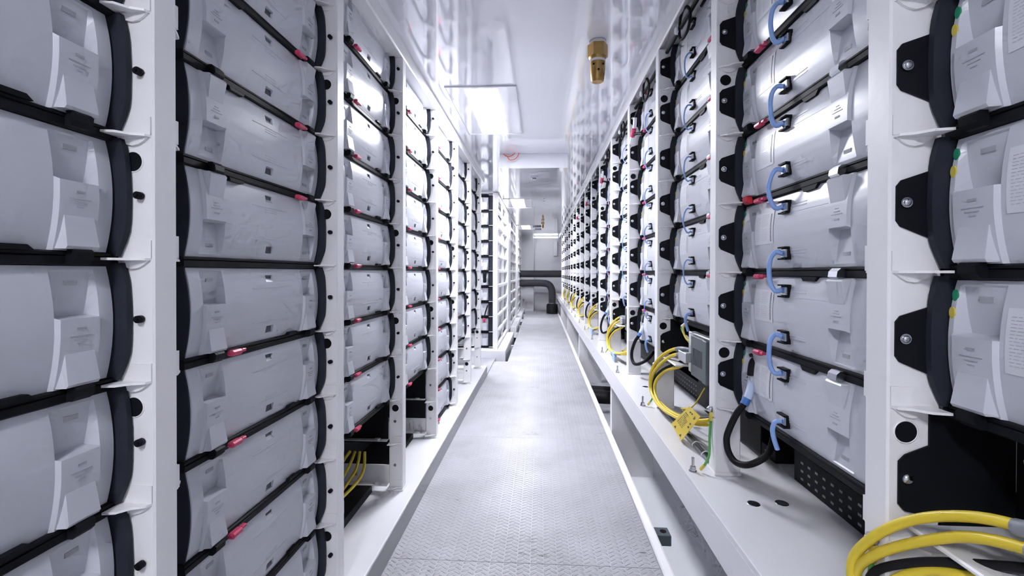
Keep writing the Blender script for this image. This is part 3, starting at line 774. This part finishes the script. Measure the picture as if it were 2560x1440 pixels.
for n in range(1, 16, 2):
    dy = D*(n-3); small = n > 8; dz = .02 if n == 1 else 0.; dc = dy
    bay = '%s right bay' % ORD[n]
    for nm, pts, r_, m_ in (('yellow_cable', YA_, .0092, 'yellow'), ('yellow_cable', YB_, .0092, 'yellow'), ('yellow_cable', YC_, .0085, 'yellow'), ('black_cable', BK_, .008, 'rubber')):
        if n == 1: r_ *= 1.05
        o = MB().tube([V(p, dc, dz) for p in pts], r_, 10).obj(nm, m_)
        which = {id(YA_): 'outer thick yellow cable', id(YB_): 'short upper yellow cable', id(YC_): 'inner yellow cable', id(BK_): 'black cable beside the yellow ones'}[id(pts)]
        tag(o, '%s looping out of the %s' % (which, bay), 'cable', 'cable loops at the foot of the right racks')
    g = MB()
    for pts in (YA_, YB_):
        g.tube([V(pts[0], dc, dz), V(pts[1], dc, dz), tuple((Vector(V(pts[1], dc, dz))+Vector(V(pts[2], dc, dz)))/2)], .0135, 10)
    o = g.obj('cable_plug', 'cgrey'); tag(o, 'pair of grey cable plugs where yellow cables enter the %s' % bay, 'plug', 'grey plugs of the yellow cables')
    # control unit
    y1 = postY(n)
    r = empty('control_unit', (.775, y1-.66, 1.0)); tag(r, 'grey and silver control unit standing in the %s, behind the yellow cables' % bay, 'control unit', 'control units in the right racks')
    MB().bbox(0, .135, 0, .36, -.055, .155, .004).obj('housing', 'alu', r)
    MB().bbox(-.032, -.0005, .0, .055, -.05, .150, .004).bbox(-.024, -.0005, .060, .245, -.05, .150, .004).obj('terminal_block', 'dgrey', r)
    MB().box(-.0012, -.0003, .255, .345, .085, .145).obj('rating_label', 'label', r)
    MB().box(-.006, -.0003, .250, .275, .018, .075).obj('green_socket', 'green', r)
    MB().bbox(-.045, -.0005, .262, .278, .005, .055, .002).bbox(-.051, -.0455, .235, .365, .005, .055, .002).obj('tab_bracket', 'alu', r)
    t = MB()
    for i in range(9): t.box(-.0256, -.0242, .075+.016*i, .083+.016*i, .01, .09)
    if not small: t.obj('terminal_slots', 'slot', r)
    # black carrier plate with its ear on the far post, and white lower shelf
    o = empty('carrier_plate', (XR, y1, zR(-2)))
    tag(o, 'black carrier plate with an ear bolted to the far post of the %s' % bay, 'bracket', 'black carrier plates in the right racks')
    MB().prism([(.018, .075), (.018, .160), (.030, .173), (.075, .192), (.075, .262), (.2345, .262), (.2345, -.03), (.10, -.03), (.10, .045), (.075, .052), (.030, .062)], -.006, -.002, 'y').obj('plate', 'black', o)
    MB().box(.235, .24, -.80, -.007, -.23, .26).obj('back_sheet', 'black', o)
    MB().lathe((.034, -.006, .126), [(.0105, 0), (.0105, -.003), (.006, -.006), (.0001, -.007)], 14, 'y').obj('bolt', 'steel', o)
    o = MB().bbox(XR+.03, XR+.225, y1-.27, y1-.010, zR(-2)+.030, zR(-2)+.040, .003).obj('unit_shelf', 'white'); tag(o, 'white shelf carrying the control unit in the %s' % bay, 'shelf', 'white shelves under the control units')
    o = MB().bbox(.69+.055, .69+.085, 2.53+dy, 2.55+dy, .73, .75, .004).tube([(.74, 2.54+dy, .745), (.76, 2.42+dy, .79), (.80, 2.36+dy, .90)], .0035, 8).obj('thin_wire', 'ysticker')
    tag(o, 'thin yellow-green wire curling behind the cables in the %s' % bay, 'wire', 'thin wires in the right racks')
    if n == 1 or n == 3:
        q = empty('earth_lead', (.80, 2.45+dy, 1.12))
        f = lambda *p: (p[0]-.80, p[1]-2.45, p[2]-1.12)
        MB().tube([f(.86, 2.50, 1.20), f(.80, 2.62, 1.19), f(.775, 2.66, 1.16), f(.78, 2.62, 1.12)], .006, 8).obj('green_strand', 'earth', q)
        MB().tube([f(.86, 2.48, 1.215), f(.79, 2.58, 1.20), f(.765, 2.60, 1.16), f(.77, 2.55, 1.11), f(.80, 2.50, 1.09)], .006, 8).obj('yellow_strand', 'ysticker', q)
        MB().tube([f(.795, 2.635, 1.190), f(.776, 2.66, 1.165)], .009, 8).tube([f(.78, 2.60, 1.12), f(.80, 2.53, 1.07)], .009, 8).obj('white_sleeve', 'pwhite', q)
        tag(q, 'green and yellow earth leads above the control unit in the %s' % bay, 'wire', 'earth leads in the right racks')
# low black gear behind the rack feet, standing on the bench
for n in range(1, NR+1):
    y0, y1 = postY(n-1)+PW+.06, postY(n)-.02
    b = MB().box(.98, 1.5, y0, y1, BT+.001, BT+.115 if n % 2 == 0 else BT+.05)
    o = b.obj('perforated_tray', 'black')
    if n < 6:
        h = MB()
        for i in range(16):
            for j in range(4):
                (h.box(.9790, .9798, y0+.03+i*.046, y0+.046+i*.046, BT+.020+.03*j, BT+.028+.03*j) if BT+.028+.03*j < b.v[4][2] else 0)
        h.obj('perforation', 'cgrey', o)
    tag(o, 'black perforated tray lying at the back of the bench, %s right bay' % ORD[n], 'tray', 'black trays at the back of the bench')
    o = MB().box(1.52, 1.56, y0, y1, BT+.001, zR(-1)).obj('backing_panel', 'black'); tag(o, 'tall black backing panel behind the foot of the %s right bay' % ORD[n], 'panel', 'black panels behind the right racks')
# yellow caution tag
r = empty('cable_tag', (.655, 2.30, .75)); tag(r, 'yellow caution tag with fine print tied to the cables in the third right bay', 'tag')
A = Vector((.652, 2.405, .706)); 
import mathutils
Bv, Cv, Dv = Vector((.655, 2.13, .872)), Vector((.657, 1.99, .868)), Vector((.655, 2.25, .676))
O = Vector((.655, 2.30, .75))
q = [v-O for v in (A, Bv, Cv, Dv)]
nrm = (q[1]-q[0]).cross(q[3]-q[0]).normalized()*.0012
def quadbox(pts, t0, t1):
    b = MB(); vs = [p+nrm*t0 for p in pts]+[p+nrm*t1 for p in pts]
    return b._add(vs, [(3, 2, 1, 0), (4, 5, 6, 7), (0, 1, 5, 4), (1, 2, 6, 5), (2, 3, 7, 6), (3, 0, 4, 7)])
quadbox(q, -1, 1).obj('tag_card', 'tag', r)
def uv(u, v): return (q[0]*(1-u)+q[1]*u)*(1-v)+(q[3]*(1-u)+q[2]*u)*v
tx = MB(); rr = random.Random(5)
sg = 1 if nrm.x < 0 else -1
for li in range(9):
    u = .30+.055*li
    v = .12
    vend = .62 if li < 6 else .40
    while v < vend:
        w = rr.uniform(.04, .12); v2 = min(vend, v+w)
        tx._add([uv(u, v)+nrm*1.3*sg, uv(u+.022, v)+nrm*1.3*sg, uv(u+.022, v2)+nrm*1.3*sg, uv(u, v2)+nrm*1.3*sg], [(0, 1, 2, 3)])
        v = v2+.03
for (u, v, du, dv) in ((.86, .30, .05, .12), (.86, .46, .05, .10), (.80, .74, .10, .04), (.80, .80, .07, .04), (.60, .76, .05, .10), (.48, .80, .05, .10)):
    tx._add([uv(u, v)+nrm*1.3*sg, uv(u+du, v)+nrm*1.3*sg, uv(u+du, v+dv)+nrm*1.3*sg, uv(u, v+dv)+nrm*1.3*sg], [(0, 1, 2, 3)])
for v in (.20, .72):
    tx._add([uv(.06, v)+nrm*1.3*sg, uv(.06, v+.16)+nrm*1.3*sg, uv(.16, v+.08)+nrm*1.3*sg], [(0, 1, 2)])
tx.obj('print', 'ink', r)
# grey cables tied together on the bench in front of the third bay
for i in range(3):
    o = MB().tube([(.705+.014*i, 2.86, BT+.010), (.700+.014*i, 2.42, BT+.011), (.704+.014*i, 2.02, BT+.010)], .0075, 8).obj('grey_cable', ['cgrey', 'dgrey', 'cgrey'][i])
    tag(o, 'grey cable lying on the bench below the yellow tag, %s of three side by side' % ['front', 'middle', 'rear'][i], 'cable', 'grey cables on the bench')
for i in range(4):
    o = MB().tube([(.693, 2.09+.12*i, BT+.010), (.712, 2.09+.12*i, BT+.026), (.745, 2.09+.12*i, BT+.010), (.712, 2.09+.12*i, BT+.003)], .0028, 6, closed=True).obj('cable_tie', 'pwhite')
    tag(o, 'white cable tie round the grey cables on the bench, %s from the camera' % ORD[i+1], 'cable tie', 'cable ties on the bench')
# threaded studs on the front of the bench
for i in range(0, 16):
    y = 1.0+.94*i
    r = empty('bolt_stud', (.612, y, BT)); tag(r, 'steel threaded stud on the front of the bench, %s from the camera' % ORD[i+1], 'bolt', 'steel studs on the bench')
    MB().cyl((0, 0, 0), .016, .003, 'z', 18).obj('washer', 'steel', r)
    MB().cyl((0, 0, .003), .0125, .010, 'z', 6, smooth=False).cyl((0, 0, .0131), .0115, .007, 'z', 6, smooth=False).obj('nut', 'steel', r)
    t = MB().lathe((0, 0, .020), [((.006 if j % 2 else .0052), .036*j/14) for j in range(15)], 12); t.obj('threaded_rod', 'steel', r)
# slotted holes in the bench top
for i, (x, y) in enumerate(((.735, 1.68), (.835, 1.69), (.73, 3.36), (.83, 2.60), (.74, 5.2))):
    o = MB().lathe((x, y, BT-.001), [(.017, 0), (.017, .0018)], 20).obj('hole_plug', 'slot'); MB().lathe((x, y, BT), [(.022, 0), (.021, .0012), (.0172, .0014)], 20).obj('plug_rim', 'steel', o)
    tag(o, 'small dark round hole plug in the bench top, %s' % ['nearest, below the second right bay', 'second, behind the nearest one', 'beside the fourth stud', 'under the control unit', 'farther along the bench'][i], 'plug', 'hole plugs in the bench')
# green and yellow earth wires from the posts down to the studs
for i, n in enumerate((1, 2, 3, 5, 7)):
    dy = D*(n-2)
    r = empty('earth_wire', (.69, 1.88+dy, .9))
    f = lambda a, b, c: (a-.69, b-1.88, c-.9)
    MB().tube([f(.682, 1.945, .870), f(.680, 1.95, .80), f(.672, 1.93, .735), f(.650, 1.92, .695)], .005, 8).obj('green_strand', 'earth', r)
    MB().tube([f(.6835, 1.94, .905), f(.6825, 1.945, .868)], .0085, 8).tube([f(.650, 1.92, .696), f(.638, 1.93, .675)], .0065, 8).obj('lug_sleeve', 'ysticker', r)
    MB().cyl(f(.685, 1.942, .915), .013, -.012, 'x', 6).lathe(f(.673, 1.942, .915), [(.009, 0), (.007, -.006), (.0001, -.008)], 12, 'x').obj('post_bolt', 'steel', r)
    tag(r, 'green earth wire with yellow ends at the foot of the %s right post' % ORD[n], 'wire', 'earth wires at the right posts')
# blue tape on the far yellow bundles
for n in (5, 7):
    dy = D*(n-3)
    o = MB().bbox(.655, .685, 2.45+dy, 2.62+dy, .70, .735, .008).bbox(.650, .660, 2.38+dy, 2.50+dy, .675, .72, .003).obj('tape_wrap', 'blue'); tag(o, 'pale blue tape wrapped round the yellow cables in the %s right bay' % ORD[n], 'tape', 'blue tape on the yellow cables')
# long black cable under the right header, with coils and clamps
o = MB().tube([(.735, y, CEIL-.100+.004*math.sin(y*3)) for y in [x*.6 for x in range(-2, 27)]], .0105, 10, 4).obj('header_cable', 'rubber'); tag(o, 'long black cable running under the header of the right racks', 'cable')
for i in range(2, 9):
    y = postY(i)+PW+.44
    if i == 2: y = 2.46
    zc = CEIL-.115
    o = MB().tube([(.728, y+.105, zc-.01), (.722, y+.06, zc+.055), (.722, y-.02, zc+.062), (.726, y-.085, zc+.0), (.726, y-.05, zc-.065), (.722, y+.04, zc-.072)], .0075, 8, closed=True).obj('cable_coil', 'rubber')
    tag(o, 'coil of black cable hanging under the right header in the %s bay' % ORD[i+1], 'cable', 'black cable coils under the header')
    o = MB().bbox(.705, .745, y+.10, y+.125, CEIL-.125, CEIL-.088, .006).obj('cable_clamp', 'pwhite'); tag(o, 'white cable clamp beside the black coil in the %s right bay' % ORD[i+1], 'clamp', 'white clamps under the header')
for n in (4, 6, 8, 10):
    dy = D*(n-4); r = empty('power_plug', (.70, 3.66+dy, 2.50))
    f = lambda a, b, c: (a-.70, b-3.66, c-2.50)
    MB().tube([f(.70, 3.60, 2.62), f(.700, 3.61, 2.58), f(.698, 3.62, 2.545)], .014, 10).tube([f(.694, 3.67, 2.50), f(.690, 3.72, 2.46)], .014, 10).obj('white_sleeve', 'pwhite', r)
    MB().tube([f(.698, 3.62, 2.545), f(.694, 3.67, 2.50)], .018, 10).obj('plug_body', 'pink', r)
    MB().tube([f(.72, 3.56, 2.67), f(.70, 3.60, 2.62)], .01, 8).tube([f(.694, 3.67, 2.51), f(.72, 3.6, 2.50), (.04, -.12, -.02)], .010, 8).obj('lead', 'rubber', r)
    tag(r, 'pink and white power plug high on the post of the %s right bay' % ORD[n], 'plug', 'pink power plugs high on the right')

# ------------------------------------------------------------------ world, camera
w = bpy.data.worlds.new('World'); SC.world = w; w.use_nodes = True
w.node_tree.nodes['Background'].inputs[0].default_value = (.8, .83, .9, 1); w.node_tree.nodes['Background'].inputs[1].default_value = .05
yaw, pit, rol = .0609, .0075, .002
c, s = math.cos, math.sin
r0 = Vector((c(yaw), s(yaw), 0)); f0 = Vector((-s(yaw), c(yaw), 0)); u0 = Vector((0, 0, 1))
u1 = u0*c(pit)+f0*s(pit); f1 = -u0*s(pit)+f0*c(pit)
r2 = r0*c(rol)+u1*s(rol); u2 = u1*c(rol)-r0*s(rol)
cam = bpy.data.cameras.new('camera'); co = bpy.data.objects.new('camera', cam); COL.objects.link(co)
co.matrix_world = Matrix(((r2.x, u2.x, -f1.x, 0), (r2.y, u2.y, -f1.y, 0), (r2.z, u2.z, -f1.z, ZO), (0, 0, 0, 1)))
cam.sensor_width = 36; cam.lens = 36*1184.77/2560; cam.shift_y = -(720-690.33)/2560; cam.clip_start = .01
SC.camera = co
SC.view_settings.view_transform = 'Standard'; SC.view_settings.look = 'None'
SC.view_settings.exposure = .92; SC.view_settings.gamma = 1.
SC.cycles.use_denoising = True
SC.cycles.max_bounces = 6; SC.cycles.diffuse_bounces = 5; SC.cycles.glossy_bounces = 3
SC.cycles.use_adaptive_sampling = True; SC.cycles.adaptive_threshold = .12; SC.cycles.adaptive_min_samples = 8
SC.cycles.sample_clamp_indirect = 8.
